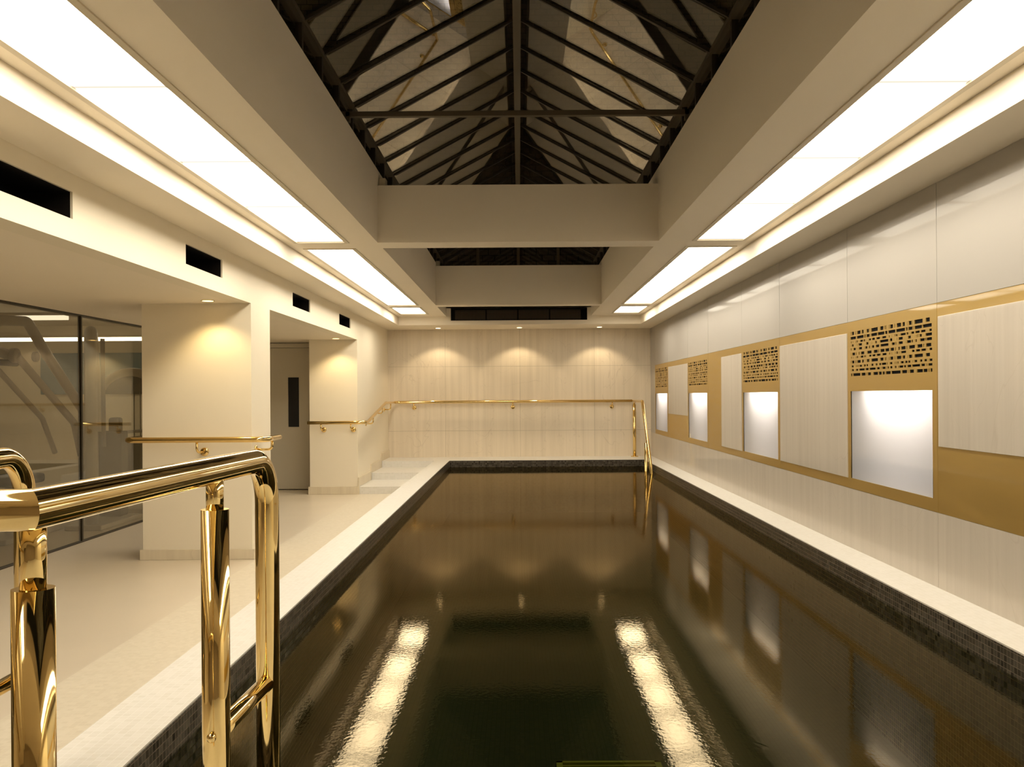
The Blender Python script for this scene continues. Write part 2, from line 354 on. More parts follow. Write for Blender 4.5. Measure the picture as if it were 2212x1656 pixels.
# upstands round the skylight and cross beams
struct(MB().box(-1.10, -1.30, .3, 14.42, Z2 + .2, 1.775).build('trim_5', M['ceil']))
struct(MB().box(1.10, 1.30, .3, 14.42, Z2 + .2, 1.775).build('trim_6', M['ceil']))
struct(MB().box(-1.10, 1.10, 7.43, 7.715, Z2, 1.648).build('trim_7', M['ceil']))
struct(MB().box(-1.10, 1.10, 12.6, 12.84, Z2, 1.722).build('trim_8', M['ceil']))
struct(MB().box(-1.10, 1.10, YB, .3, Z2, 1.775).build('ceiling', M['ceil']))
# end fascia above the recess, with the slot of the long vent
fb = MB(); Y0, Y1 = 14.42, 14.6
fb.box(-1.30, 1.30, Y0, Y1, 1.327, 1.80).box(-1.10, 1.10, Y0 - .0005, Y1, Z1 + .0005, 1.135)
fb.box(-1.10, -1.032, Y0 - .0005, Y1, 1.135, 1.327).box(1.042, 1.10, Y0 - .0005, Y1, 1.135, 1.327)
# (the soffit slab behind is cut by the vent box below)
struct(fb.build('trim_9', M['ceil']))
# small boxes on the beam ends
for (xa, xb, ya, za) in ((-1.10, -1.045, 7.50, 1.648), (-1.10, -1.05, 12.66, 1.722)):
    t_ = 'small white box on top of the nearer cross beam at its left end' if ya < 8 else 'small white box on top of the farther cross beam at its left end'
    tag(MB().box(xa, xb, ya, ya + .1, za, za + .075, .006).build('sensor_box', M['frame']), t_, 'box', 'sensor boxes on the cross beams')

# ------------------------------------------------------------------ ceiling light panels
def light_panel(s, y0, y1, segs, label):
    xi, xo = (-1.345, -1.725) if s < 0 else (1.385, 1.755)
    t = tag(empty('ceiling_light', ((xi + xo) / 2, (y0 + y1) / 2, Z2 - .004)), label, 'ceiling light', 'long recessed light panels')
    f = MB(); w_ = .024; xa, xb = min(xi, xo), max(xi, xo)
    f.box(xa - w_, xa + .006, y0 - w_, y1 + w_, Z2 - .006, Z2 + .02).box(xb - .006, xb + w_, y0 - w_, y1 + w_, Z2 - .006, Z2 + .02)
    f.box(xa + .006, xb - .006, y0 - w_, y0 + .006, Z2 - .006, Z2 + .02).box(xa + .006, xb - .006, y1 - .006, y1 + w_, Z2 - .006, Z2 + .02)
    f.build('frame', M['frame'], t)
    for i in range(len(segs) - 1):
        a, b_ = segs[i], segs[i + 1]
        MB().box(xa + .006, xb - .006, a + .003, b_ - .003, Z2 + .004, Z2 + .010).build('diffuser', M['diffuser'], t)
    return t
seg1 = [.226, 1.28, 2.48, 3.68, 4.86, 6.02, 7.394]; seg2 = [7.741, 8.95, 10.16, 11.37, 12.569]; seg3 = [12.891, 13.924]
for s, side in ((-1, 'left'), (1, 'right')):
    light_panel(s, *panels_y[0], seg1, 'longest glowing ceiling panel on the %s, nearest the viewer' % side)
    light_panel(s, *panels_y[1], seg2, 'middle glowing ceiling panel on the %s, beyond the nearer cross beam' % side)
    light_panel(s, *panels_y[2], seg3, 'short square glowing ceiling panel on the %s at the far end' % side)

# ------------------------------------------------------------------ walls
struct(MB().box(-9.2, XR + .3, YF, YF + .25, FL, 1.5).build('wall_far', M['marble_far']))
# panel joints of the marble end wall
ws = MB()
for xs in (-1.20, .015, 1.225): ws.box(xs - .0015, xs + .0015, YF - .0012, YF, -1, Z1)
for zs in (.47, -.575): ws.box(XL, XR, YF - .0012, YF, zs - .0015, zs + .0015)
struct(ws.build('trim_10', plaster('stone joint', (.36, .30, .21), .7, .05)))
struct(MB().box(-9.2, XR + .3, YB - .2, YB, FL, 1.8).build('wall_back', M['back']))
struct(MB().box(XR + .30, XR + .45, YB, YF, -1.8, 1.5).build('wall_right', M['black']))
# left bulkhead with vent slots
VZ0, VZ1 = .855, .985
vents = [(3.79, 4.54), (6.08, 6.83), (8.95, 9.70), (11.27, 12.02)]
bb = MB(); xw = XL - .14
bb.box(XL, xw, YB, 12.5, .745, VZ0).box(XL, xw, YB, 12.5, VZ1, Z1)
y = YB
for a, b_ in vents: bb.box(XL, xw, y, a, VZ0, VZ1); y = b_
bb.box(XL, xw, y, 12.5, VZ0, VZ1)
struct(bb.build('wall_left', M['wall']))
struct(MB().box(-4.05, xw, YB, 13.1, .745, .85).build('ceiling', M['ceil']))
struct(MB().box(-2.762, XL, 12.5, YF, FL, Z1).build('wall_left', M['wall']))
struct(MB().box(-3.0, XL, 7.55, 8.12, FL, .745).build('wall_left', M['wall']))
vl = ['slot vent at the left edge of the picture, largest of the row', 'second slot vent from the left, above the square pillar', 'third slot vent from the left, above the taupe door', 'smallest and farthest slot vent of the row on the left wall']
for (a, b_), l in zip(vents, vl):
    t = tag(empty('slot_vent', (XL - .07, (a + b_) / 2, VZ0)), 'black rectangular ' + l, 'vent', 'slot vents along the left wall')
    k = .004
    MB().box(XL - .012, xw - .1, a, b_, VZ0, VZ0 + k).box(XL - .012, xw - .1, a, b_, VZ1 - k, VZ1).box(XL - .012, xw - .1, a, a + k, VZ0 + k, VZ1 - k).box(XL - .012, xw - .1, b_ - k, b_, VZ0 + k, VZ1 - k).build('duct_lining', M['duct'], t)
    MB().box(xw - .1, xw - .104, a, b_, VZ0, VZ1).build('back_plate', M['black'], t)
# wall with the door, behind the pillar
dw = MB(); dx0, dx1, dt = -3.86, -2.80, .735
dw.box(-9.2, dx0, 13.15, 13.3, FL, 1.5).box(dx0, -2.762, 13.15, 13.3, dt, 1.5).box(dx1, -2.762, 13.15, 13.3, FL, dt)
struct(dw.build('wall_side', M['wall'])); bpy.data.objects['wall_side'].name = 'wall_alcove'
d = struct(empty('door_1', ((dx0 + dx1) / 2, 13.15, FL)))
f = MB(); f.box(dx0, dx0 + .07, 13.11, 13.2, FL, dt).box(dx1 - .09, dx1, 13.11, 13.2, FL, dt).box(dx0 + .07, dx1 - .09, 13.11, 13.2, dt - .06, dt)
f.build('door_frame', M['door'], d)
lf = MB(); vx0, vx1, vz0, vz1 = -3.195, -3.045, -.42, .265; ly0, ly1 = 13.125, 13.17; a0, a1, zt, zb = dx0 + .074, dx1 - .094, dt - .064, FL + .012
lf.box(a0, vx0, ly0, ly1, zb, zt).box(vx1, a1, ly0, ly1, zb, zt).box(vx0, vx1, ly0, ly1, zb, vz0).box(vx0, vx1, ly0, ly1, vz1, zt)
leaf = lf.build('door_leaf', M['door'], d)
MB().box(vx0, vx1, ly0 + .012, ly0 + .02, vz0, vz1).build('vision_panel', M['pane'], leaf)
g_ = .012; MB().box(vx0 - g_, vx0, ly0 - .004, ly0, vz0 - g_, vz1 + g_).box(vx1, vx1 + g_, ly0 - .004, ly0, vz0 - g_, vz1 + g_).box(vx0, vx1, ly0 - .004, ly0, vz0 - g_, vz0).box(vx0, vx1, ly0 - .004, ly0, vz1, vz1 + g_).build('glazing_bead', M['door'], leaf)
# baseboards
bs = MB(); h = .082
bs.box(-3.02, XL + .02, 7.53, 7.55, FL, FL + h, .003).box(XL, XL + .02, 7.55, 8.14, FL, FL + h, .003).box(-3.02, -3.0, 7.55, 8.14, FL, FL + h, .003)
struct(bs.build('baseboard_left', M['skirt']))
bs = MB(); bs.box(-2.782, XL + .02, 12.478, 12.5, FL, FL + h + .02, .003)
for (ya, yb, zz) in ((12.5, 13.55, -1.193), (13.55, 14.56, -1.0965), (14.56, YF, -1.0)):
    bs.box(XL, XL + .018, ya, yb, zz, zz + .125, .003)
    bs.box(XL, XL + .018, ya - .02, ya, zz - .0965, zz + .125, .003)
struct(bs.build('baseboard_left', M['skirt']))

# ------------------------------------------------------------------ glass partition and gym room
gp = struct(empty('window_2', (-3.93, 7, FL)))
GY = [1.3, 3.7, 6.1, 8.5, 10.9, 13.1]
for a, b_ in zip(GY, GY[1:]):
    MB().box(-3.936, -3.924, a + .012, b_ - .012, FL + .012, .735).build('pane', M['gym_glass'], gp)
    MB().box(-3.945, -3.915, b_ - .012, b_ + .012, FL + .012, .735).build('mullion', M['metal'], gp)
MB().box(-3.95, -3.91, GY[0], GY[-1], FL, FL + .012).build('floor_channel', M['metal'], gp)
MB().box(-3.95, -3.91, GY[0], GY[-1], .735, .745).build('head_channel', M['metal'], gp)
struct(MB().box(-9.2, -4.05, YB, 13.15, 1.0, 1.1).build('ceiling', M['ceil']))
struct(MB().box(-4.05, -3.97, YB, 13.15, .745, 1.0).build('wall_left', M['ceil']))
struct(MB().box(-9.2, -9.0, YB, 13.15, FL, 1.0).build('wall_gym', M['wall']))
struct(MB().box(-3.93, -3.8, YB, GY[0], FL, .745).build('wall_left', M['wall']))
tag(MB().box(-6.6, -4.5, 13.08, 13.14, .05, .62, .01).build('wall_screen', M['blue']), 'blue grey screen on the far gym wall behind the glass', 'screen')
def tube_light(x0, x1, y, z, label, e_):
    t = tag(empty('linear_light', ((x0 + x1) / 2, y, z)), label, 'light', 'linear lights in the gym')
    MB().box(x0, x1, y, y + .10, z + .02, z + .05).build('housing', M['frame'], t)
    MB().box(x0, x1, y - .004, y + .096, z - .02, z + .02, .004).build('tube', e_, t)
gm = M['gym_tube']
tube_light(-7.5, -4.35, 11.6, .72, 'brighter horizontal strip light in the gym beyond the glass', gm)
tube_light(-6.0, -4.5, 9.4, .80, 'fainter strip light in the gym, nearest the left edge', emit('dim tube', (1, .9, .7), 1.3))

# gym machines
def gym_machine(loc, label):
    return tag(empty('exercise_machine', loc), label, 'exercise machine', 'weight machines behind the glass')
g = gym_machine((-4.7, 8.9, FL), 'tall silver weight machine with a looped top tube and slanting arms, nearest behind the glass')
MB().tube([(-4.76, 8.86, .40), (-4.76, 8.42, .50), (-4.66, 8.45, .70), (-4.60, 8.88, .72), (-4.60, 9.25, .42), (-4.60, 10.02, -.14), (-4.60, 10.06, -1.27)], .048, .13).build('main_frame', M['machine'], g)
MB().tube([(-4.68, 8.84, .40), (-4.62, 9.85, -.26), (-4.62, 10.0, -.6)], .036, .1).build('arm', M['machine'], g)
MB().tube([(-4.72, 8.42, .36), (-4.70, 9.35, -.20), (-4.70, 9.6, -.55)], .026, .1).build('arm', M['machine'], g)
MB().tube([(-4.74, 8.35, .33), (-4.74, 8.95, .33)], .03, seg=12).build('pivot_bar', M['machine_dark'], g)
MB().lathe([(.065, -.03), (.07, -.02), (.07, .02), (.065, .03)], (-4.70, 8.84, .40), 'X').build('pulley', M['machine'], g)
MB().lathe([(.045, -.02), (.05, -.015), (.05, .015), (.045, .02)], (-4.66, 9.15, .40), 'X').build('pulley', M['machine_dark'], g)
MB().box(-4.86, -4.50, 8.3, 10.15, FL, FL + .05, .01).build('base', M['machine'], g)
MB().box(-4.88, -4.54, 8.5, 9.1, -.80, -.71, .03).build('seat', M['pad'], g)
MB().box(-4.72, -4.62, 8.7, 8.82, FL + .05, -.80).build('seat_post', M['machine'], g)
g = gym_machine((-4.3, 9.5, FL), 'silver column weight machine with a rounded hood, beside the glass joint')
MB().tube([(-4.22, 9.35, FL + .03), (-4.22, 9.35, .66), (-4.39, 9.75, .66), (-4.40, 9.85, .05), (-4.38, 9.8, -.35)], .06, .16).build('main_frame', M['machine'], g)
MB().tube([(-4.22, 9.62, .60), (-4.24, 9.68, -.5)], .022).build('cable_tube', M['machine_dark'], g)
MB().box(-4.42, -4.06, 9.2, 10.2, FL, FL + .05, .01).build('base', M['machine'], g)
MB().box(-4.40, -4.16, 9.9, 10.1, -1.24, -.35, .02).build('weight_stack', M['machine_dark'], g)
g = gym_machine((-4.42, 10.8, FL), 'weight machine with a wide arched hood and hanging cables, closest to the pillar')
hp = [(-4.78, 10.8, -1.24), (-4.78, 10.8, -.1)]
for k in range(13):
    a = math.pi - math.pi * k / 12; hp.append((-4.42 + .36 * math.cos(a), 10.8, -.05 + .34 * math.sin(a)))
hp += [(-4.06, 10.8, -.1), (-4.06, 10.8, -1.24)]
MB().tube(hp, .05).build('hood_frame', M['machine'], g)
tp = [(-4.42 + .34 * math.cos(math.pi * k / 12), 10.78, .04 + .23 * math.sin(math.pi * k / 12)) for k in range(13)]
MB().prism(tp, (0, .06, 0)).build('hood_plate', M['machine_dark'], g)
for x in (-4.37, -4.30): MB().tube([(x, 10.77, .06), (x, 10.77, -.45)], .005, seg=8).build('cable', M['machine_dark'], g)
for x in (-4.60, -4.22): MB().box(x, x + .13, 10.6, 10.72, -.42, -.22, .03).build('hand_pad', M['pad'], g)
MB().tube([(-4.62, 10.66, -.40), (-4.05, 10.66, -.36)], .018, seg=12).build('hand_bar', M['machine'], g)
MB().box(-4.52, -4.30, 10.75, 10.9, -1.1, -.5, .01).build('weight_stack', M['machine_dark'], g)
MB().box(-4.85, -4.0, 10.55, 11.0, FL, FL + .05, .01).build('base', M['machine'], g)

# ------------------------------------------------------------------ right wall cladding
JY = [1.6, 3.26, 4.856, 6.175, 7.79, 9.11, 10.735, 12.04, 13.645, 14.93]
GZ0, GZ1 = -.615, .457
xa, xb = XR, XR + .03
gap = .0015
names_g = ['nearest the viewer, beyond the picture edge', 'at the right picture edge', 'above the largest lit niche', 'above the marble slab beside the largest niche', 'above the second largest lit niche', 'above the narrow marble slab', 'above the third lit niche', 'above the short marble slab', 'above the farthest lit niche']
seq = list(zip(JY, JY[1:]))
for i, (a, b_) in enumerate(seq):
    if i == 0: lab = 'tall white glass panel on the right wall, mostly behind the viewer'
    else: lab = 'white glass panel high on the right wall, ' + names_g[i]
    tl = random.uniform(-.0012, .0012)
    mbx = MB().prism([(xa + tl, a + gap, GZ1 + gap), (xa - tl, b_ - gap, GZ1 + gap), (xa - tl, b_ - gap, Z1), (xa + tl, a + gap, Z1)], (.028, 0, 0))
    tag(mbx.build('glass_panel', M['white_glass']), lab, 'wall panel', 'white glass wall panels')
    mbx = MB().prism([(xa - tl, a + gap, -1.0), (xa + tl, b_ - gap, -1.0), (xa + tl, b_ - gap, GZ0 - gap), (xa - tl, a + gap, GZ0 - gap)], (.028, 0, 0))
    tag(mbx.build('marble_panel', M['marble_side']), ('low pale marble panel above the pool rim, ' + names_g[i].replace('above', 'below')) if i else 'low pale marble panel on the right wall behind the viewer', 'wall panel', 'lower marble wall panels')
struct(MB().box(xa, xb, YB, 1.6, -1, Z1).build('wall_right', M['wall']))
tag(MB().box(xa, xb, 14.93, YF, GZ0, Z1).build('glass_panel', M['white_glass']), 'narrow white glass strip in the far right corner', 'wall panel')
tag(MB().box(xa, xb, 14.93, YF, -1, GZ0).build('marble_panel', M['marble_side']), 'narrow marble strip low in the far right corner', 'wall panel')
MB_ = MB
def px2s(x):
    px = 1820 + x / 9.2; return (6.118 - 2.14 * 2050 / (px - 1121.5)) / 1.204
R1 = [(175, 183), (195, 242), (268, 280), (302, 368), (394, 430), (470, 474), (490, 535), (543, 550), (582, 710), (757, 820), (850, 866), (875, 884), (930, 940), (955, 1013), (1045, 1057), (1085, 1172), (1200, 1248), (1298, 1304), (1323, 1380), (1388, 1396), (1437, 1600), (1662, 1742)]
ROWS = [R1,
 [(170, 277), (295, 430), (446, 470), (487, 545), (550, 557), (563, 568), (582, 697), (710, 840), (855, 900), (920, 1057), (1077, 1250), (1268, 1300), (1317, 1395), (1407, 1418), (1440, 1585), (1600, 1780)],
 [(178, 192), (215, 222), (270, 277), (292, 312), (335, 339), (362, 415), (434, 458), (470, 475), (533, 575), (598, 653), (682, 752), (762, 768), (795, 876), (930, 946), (980, 985), (1048, 1057), (1070, 1100), (1130, 1134), (1163, 1262), (1282, 1315), (1375, 1430), (1457, 1540), (1565, 1655), (1668, 1673), (1728, 1780)],
 [(170, 174), (194, 230), (300, 306), (332, 396), (480, 523), (590, 595), (660, 690), (753, 918), (948, 996), (1087, 1093), (1122, 1203), (1308, 1364), (1452, 1457), (1475, 1487), (1502, 1514), (1537, 1580), (1657, 1783)],
 [(175, 190), (205, 209), (227, 270), (290, 295), (332, 396), (443, 448), (460, 502), (535, 555), (580, 585), (595, 637), (670, 737), (765, 920), (935, 940), (988, 1046), (1062, 1075), (1123, 1203), (1262, 1267), (1288, 1366), (1380, 1406), (1436, 1440), (1455, 1483), (1548, 1637), (1650, 1666), (1675, 1783)],
 [(175, 182), (203, 257), (278, 290), (330, 350), (375, 440), (498, 585), (627, 703), (718, 732), (762, 840), (858, 935), (960, 1030), (1052, 1068), (1115, 1143), (1173, 1260), (1278, 1293), (1330, 1443), (1493, 1590), (1612, 1626), (1665, 1768)],
 [(183, 196), (222, 227), (277, 283), (295, 318), (342, 346), (367, 422), (440, 463), (472, 480), (538, 580), (603, 660), (688, 757), (765, 770), (800, 880), (935, 952), (987, 992), (1053, 1061), (1077, 1105), (1133, 1138), (1168, 1268), (1383, 1436), (1463, 1546), (1570, 1660), (1675, 1680), (1730, 1785)],
 R1,
 [(190, 228), (267, 272), (288, 300), (313, 327), (346, 392), (433, 467), (485, 513), (556, 560), (580, 620), (667, 700), (735, 770), (788, 872), (890, 900), (945, 995), (1042, 1047), (1070, 1080), (1096, 1118), (1163, 1220), (1247, 1293), (1310, 1350), (1400, 1405), (1433, 1486), (1544, 1587), (1628, 1677), (1730, 1788)],
 [(177, 182), (195, 230), (255, 260), (277, 314), (322, 327), (342, 446), (466, 525), (545, 664), (690, 743), (762, 767), (775, 783), (800, 858), (880, 888), (902, 930), (955, 995), (1025, 1030), (1047, 1078), (1115, 1123), (1133, 1210), (1225, 1266), (1292, 1367), (1387, 1543), (1570, 1640), (1660, 1670), (1683, 1694), (1710, 1788)],
 [(178, 202), (217, 360), (384, 462), (478, 487), (507, 570), (618, 708), (724, 783), (802, 842), (868, 960), (976, 1158), (1187, 1285), (1305, 1316), (1338, 1420), (1480, 1598), (1610, 1690), (1712, 1728), (1747, 1790)]]
RZ = [(245, 325), (365, 430), (470, 515), (545, 600), (635, 690), (745, 810), (840, 885), (935, 1000), (1050, 1095), (1138, 1185), (1240, 1305)]
zf = lambda v: .391 - (v - 245) / 1060.0 * .284
NZ0, NZ1 = -.548, .011
def niche_module(a, b_, which):
    """brass sheet with pierced grille and a lit niche; a = near joint, b_ = far joint"""
    near, far = a + .055, b_ - .055
    t = tag(empty('brass_panel', (xa, (a + b_) / 2, GZ0)), 'satin brass wall panel framing the %s lit niche and pierced grille' % which, 'wall panel', 'brass panels with lit niches')
    p = MB(); xb2 = XR + .004; x0 = XR - .001
    # sheet around the openings
    p.box(x0, xb2, a, near, GZ0, GZ1).box(x0, xb2, far, b_, GZ0, GZ1).box(x0, xb2, near, far, GZ0, NZ0).box(x0, xb2, near, far, NZ1, zf(1305)).box(x0, xb2, near, far, zf(245), GZ1)
    p.build('sheet', M['brass_panel'], t)
    gr = MB(); prevz = zf(245)
    for k, (row, (v0, v1)) in enumerate(zip(ROWS, RZ)):
        z1, z0 = zf(v0), zf(v1)
        if k: gr.box(x0, xb2, near, far, z1, prevz)
        y = far
        for (u0, u1) in row:
            ya = far - max(0, px2s(u0)) * (far - near); yb = far - min(1, px2s(u1)) * (far - near)
            if y - ya > 1e-4: gr.box(x0, xb2, ya, y, z0, z1)
            y = yb
        if y - near > 1e-4: gr.box(x0, xb2, near, y, z0, z1)
        prevz = z0
    gr.build('pierced_grille', M['brass_panel'], t)
    MB().box(xb2, XR + .025, near - .01, far + .01, zf(1305) - .01, zf(245) + .01).build('grille_backing', M['black'], t)
    n = tag(empty('lit_niche', (XR + .1, (a + b_) / 2, NZ0)), 'white illuminated recess, %s on the right wall, brightest at its top' % which, 'lit niche', 'illuminated wall niches')
    q = MB(); D = .19; T = .07
    q.box(XR + .004, XR + D, near - .012, near, NZ0, NZ1 + T).box(XR + .004, XR + D, far, far + .012, NZ0, NZ1 + T).box(XR + .004, XR + D, near - .012, far + .012, NZ0 - .012, NZ0)
    q.box(XR + D, XR + D + .012, near - .012, far + .012, NZ0 - .012, NZ1 + T).box(XR + .004, XR + D + .012, near - .012, far + .012, NZ1 + T, NZ1 + T + .01)
    q.build('lining', M['niche'], n)
    MB().box(XR + .03, XR + .12, near + .05, far - .28, NZ1 + T - .012, NZ1 + T - .002).build('lamp', M['niche_tube'], n)
    MB().quad([(XR + .0045, near - .004, NZ0 - .004), (XR + .0045, far + .004, NZ0 - .004), (XR + .0045, far + .004, NZ1 + .004), (XR + .0045, near - .004, NZ1 + .004)]).build('glass_front', M['niche_glass'], n)
    MB().box(XR - .002, XR + .004, near - .004, near, NZ0, NZ1).build('edge_strip', M['brass_far'], n)
    MB().box(XR - .002, XR + .004, far, far + .004, NZ0, NZ1).build('edge_strip', M['brass_far'], n)
niche_module(4.856, 6.175, 'largest')
niche_module(7.79, 9.11, 'second largest')
niche_module(10.735, 12.04, 'third')
niche_module(13.645, 14.93, 'farthest and smallest')
def brass_with_slab(a, b_, s0, s1, sz0, sz1, blab, slab, i0=None):
    t = tag(MB().box(XR, XR + .004, a, s0, GZ0, GZ1).box(XR, XR + .004, s1, b_, GZ0, GZ1).box(XR, XR + .004, s0, s1, GZ0, sz0).box(XR, XR + .004, s0, s1, sz1, GZ1).build('brass_panel', M['brass_panel']), blab, 'wall panel', 'plain brass wall panels')
    tag(MB().box(XR - .006, XR + .02, s0, s1, sz0, sz1, .001).build('marble_slab', M['marble_side']), slab, 'wall panel', 'marble slabs set in the brass band')
e2 = .003
brass_with_slab(3.26, 4.856, 3.275, 4.835, -.276, .386, 'satin brass panel at the right picture edge, deep plain area below its marble', 'pale marble slab at the right picture edge in the brass band')
brass_with_slab(1.6, 3.26, 1.62, 3.25, -.276, .386, 'satin brass panel on the right wall outside the picture', 'marble slab in the brass band outside the picture')
brass_with_slab(6.175, 7.79, 6.18, 7.768, -.55, .386, 'brass surround of the wide marble slab between the two largest niches', 'wide pale marble slab between the two largest lit niches')
brass_with_slab(9.11, 10.735, 9.115, 10.02, -.552, .386, 'brass panel with a plain upright area left of the narrow marble slab', 'narrow upright marble slab left of the second largest niche')
brass_with_slab(12.04, 13.645, 12.045, 13.58, -.278, .388, 'brass panel with a plain area under the short marble slab', 'short marble slab between the two farthest niches')

# ------------------------------------------------------------------ downlights
def downlight(x, y, z, r, face, energy, col, label, size, blend):
    t = tag(empty('downlight', (x, y, z)), label, 'downlight', 'small recessed downlights')
    MB().lathe([(r * .8, -.003), (r, -.003), (r, 0), (r * .8, 0)], (x, y, z)).build('trim_ring', M['frame'], t)
    MB().lathe([(.001, -.004), (r * .8, -.004), (r * .8, -.001), (.001, -.001)], (x, y, z)).build('lamp', face, t)
    ld = bpy.data.lights.new('spot', 'SPOT'); ld.energy = energy; ld.color = col; ld.spot_size = math.radians(size); ld.spot_blend = blend; ld.shadow_soft_size = .03
    lo = bpy.data.objects.new('lamp_beam', ld); C.objects.link(lo); lo.parent = t; lo.location = (0, 0, -.02)
for x, l in ((-1.28, 'left of the three small round downlights by the end wall'), (.01, 'centre one of the three small round downlights by the end wall'), (1.28, 'right of the three small round downlights by the end wall')):
    downlight(x, 15.06, Z1, .048, M['spot_face'], SPOT_FAR, (1, .80, .52), l, 112, .35)
downlight(-2.40, 7.33, .745, .052, M['spot_face2'], SPOT_ALCOVE, (1, .74, .36), 'amber round downlight in front of the square pillar', 120, .6)
downlight(-2.36, 12.24, .745, .052, M['spot_face2'], SPOT_ALCOVE, (1, .74, .36), 'amber round downlight above the wall rail by the door', 120, .6)

# ------------------------------------------------------------------ long vent in the end fascia
t = tag(empty('ventilation_grille', (0, 14.42, 1.135)), 'long black slot above the end wall holding four fine mesh grilles', 'vent')
MB().box(-1.03, 1.04, 14.416, 14.419, 1.137, 1.325).build('dark_backing', M['black'], t)
for k in range(4):
    g0 = -.965 + k * .482; g1 = g0 + .46
    fr = MB(); fr.box(g0, g1, 14.408, 14.414, 1.148, 1.151).box(g0, g1, 14.408, 14.414, 1.288, 1.293).box(g0, g0 + .004, 14.408, 14.414, 1.151, 1.288).box(g1 - .004, g1, 14.408, 14.414, 1.151, 1.288)
    n = 20
    for j in range(1, n): x = g0 + (g1 - g0) * j / n; fr.box(x - .003, x + .003, 14.409, 14.412, 1.151, 1.288)
    for j in range(1, 7): z = 1.151 + .137 * j / 7; fr.box(g0, g1, 14.41, 14.413, z - .004, z + .004)
    fr.build('mesh_grille', M['grille'], t)

# ------------------------------------------------------------------ brass rails
def bracket(parent, wall, out, drop, rr=.019, m=None, disc=.034):
    """wall = centre of the wall disc, out = centre of rail above the arm end"""
    m = m or M['brass_far']
    wv, ov = Vector(wall), Vector(out); d = Vector((ov.x - wv.x, ov.y - wv.y, 0)); n = d.normalized()
    b = MB(); ax = 'X' if abs(n.x) > .5 else 'Y'; sg = n.x if ax == 'X' else n.y
    b.tube([tuple(wv), (ov.x, ov.y, wv.z), tuple(ov)], rr * .5, .035, seg=12)
    br = b.build('bracket', m, parent)
    MB().lathe([(disc, 0), (disc, .008 * sg), (disc * .85, .012 * sg), (disc * .4, .014 * sg)], wall, ax).build('wall_disc', m, br)
    return br
rr = .0225
# pillar rail
t = tag(empty('handrail', (-2.5, 7.45, -.34)), 'brass handrail wrapped round the square pillar', 'handrail')
MB().tube([(-3.10, 7.85, -.335), (-3.10, 7.45, -.335), (-1.99, 7.45, -.335), (-1.99, 7.86, -.335)], rr, .08).build('rail', M['brass_far'], t)
bracket(t, (-2.505, 7.55, -.435), (-2.535, 7.455, -.35), .08)
bracket(t, (XL, 7.66, -.425), (-1.995, 7.66, -.35), .08)
# long rail: door pillar, up the steps, along the end wall and down into the pool
t = tag(empty('handrail', (0, 15.3, -1)), 'long brass handrail beside the steps, along the marble end wall and into the pool', 'handrail')
zr = -.345; zt = -.104
pts = [(-2.77, 12.40, zr), (-2.02, 12.40, zr), (-2.02, 12.62, zr), (-2.02, 14.35, zt), (-2.02, 15.33, zt), (1.84, 15.33, zt)]
MB().tube(pts, rr, .09).build('rail', M['brass_far'], t)
MB().tube([(1.80, 15.33, zt), (1.835, 15.33, zt), (1.835, 14.15, zt), (1.835, 13.15, -1.15), (1.835, 13.05, -1.5)], rr, .07).build('sloping_rail', M['brass_far'], t)
MB().tube([(1.845, 15.22, -1.0), (1.845, 15.22, -.16)], .026).build('post', M['brass_far'], t)
MB().tube([(1.845, 15.22, -.16), (1.845, 15.22, -.115)], .014, seg=12).build('post_neck', M['brass_far'], t)
MB().lathe([(.06, 0), (.06, .012), (.03, .016)], (1.845, 15.22, -1.0)).build('flange', M['brass_far'], t)
MB().tube([(1.815, 13.62, -1.81), (1.815, 13.62, -.70)], .024).build('post', M['brass_far'], t)
for x in (-1.705, -.105, 1.505): bracket(t, (x, YF, -.195), (x + .0, 15.34, -.12), .08)
for x in (-2.575, -2.185): bracket(t, (x, 12.5, -.44), (x - .02, 12.405, -.36), .08)
for y in (13.15, 14.05, 14.95):
    zz = zr + (zt - zr) * (y - 12.62) / 1.73 if y < 14.35 else zt
    bracket(t, (XL, y, zz - .11), (-2.025, y, zz - .01), .08)
# near rails
R = .0265
t = tag(empty('handrail', (-.6, 1.5, -1)), 'thick polished brass handrail in the foreground with two posts and a drop into the pool', 'handrail')
ZR = -.140
MB().tube([(-1.19, 1.158, ZR + .002), (-.615, 1.19, ZR), (-.573, 2.15, ZR), (-.573, 2.15, -1.75)], R, .10, seg=40, mitre=(1,)).build('rail', M['brass'], t)
for (px_, py_, zs) in ((-.629, 1.225, -.245), (-.585, 1.82, -.215)):
    MB().tube([(px_, py_, -1.0), (px_, py_, zs)], .0262, seg=40).build('post_sleeve', M['brass'], t)
    MB().tube([(px_, py_, zs - .01), (px_, py_, ZR - .012)], .0165, seg=32).build('post_neck', M['brass'], t)
    MB().lathe([(.06, 0), (.06, .012), (.03, .016)], (px_, py_, -1.0)).build('flange', M['brass'], t)
MB().tube([(-.585, 1.82, -.645), (-.573, 2.15, -.645)], .0185, seg=28).build('lower_link', M['brass'], t)
MB().lathe([(.009, 0), (.009, -.006), (.005, -.010), (.001, -.011)], (-.585, 1.794, -.643), 'Y', 16).build('screw_head', M['brass'], t)
t = tag(empty('handrail', (-1.27, 1.5, -1)), 'second foreground brass handrail at the left picture edge, only its bent end in view', 'handrail')
MB().tube([(-1.255, .7, -.145), (-1.262, 2.42, -.145), (-1.262, 2.42, -1.0)], R, .11, seg=40).build('rail', M['brass'], t)
MB().tube([(-1.262, 1.9, -.70), (-1.262, 2.42, -.70)], .0185, seg=28).build('lower_link', M['brass'], t)
MB().tube([(-1.26, 1.9, -1.0), (-1.26, 1.9, -.145)], .0262, seg=32).build('post', M['brass'], t)

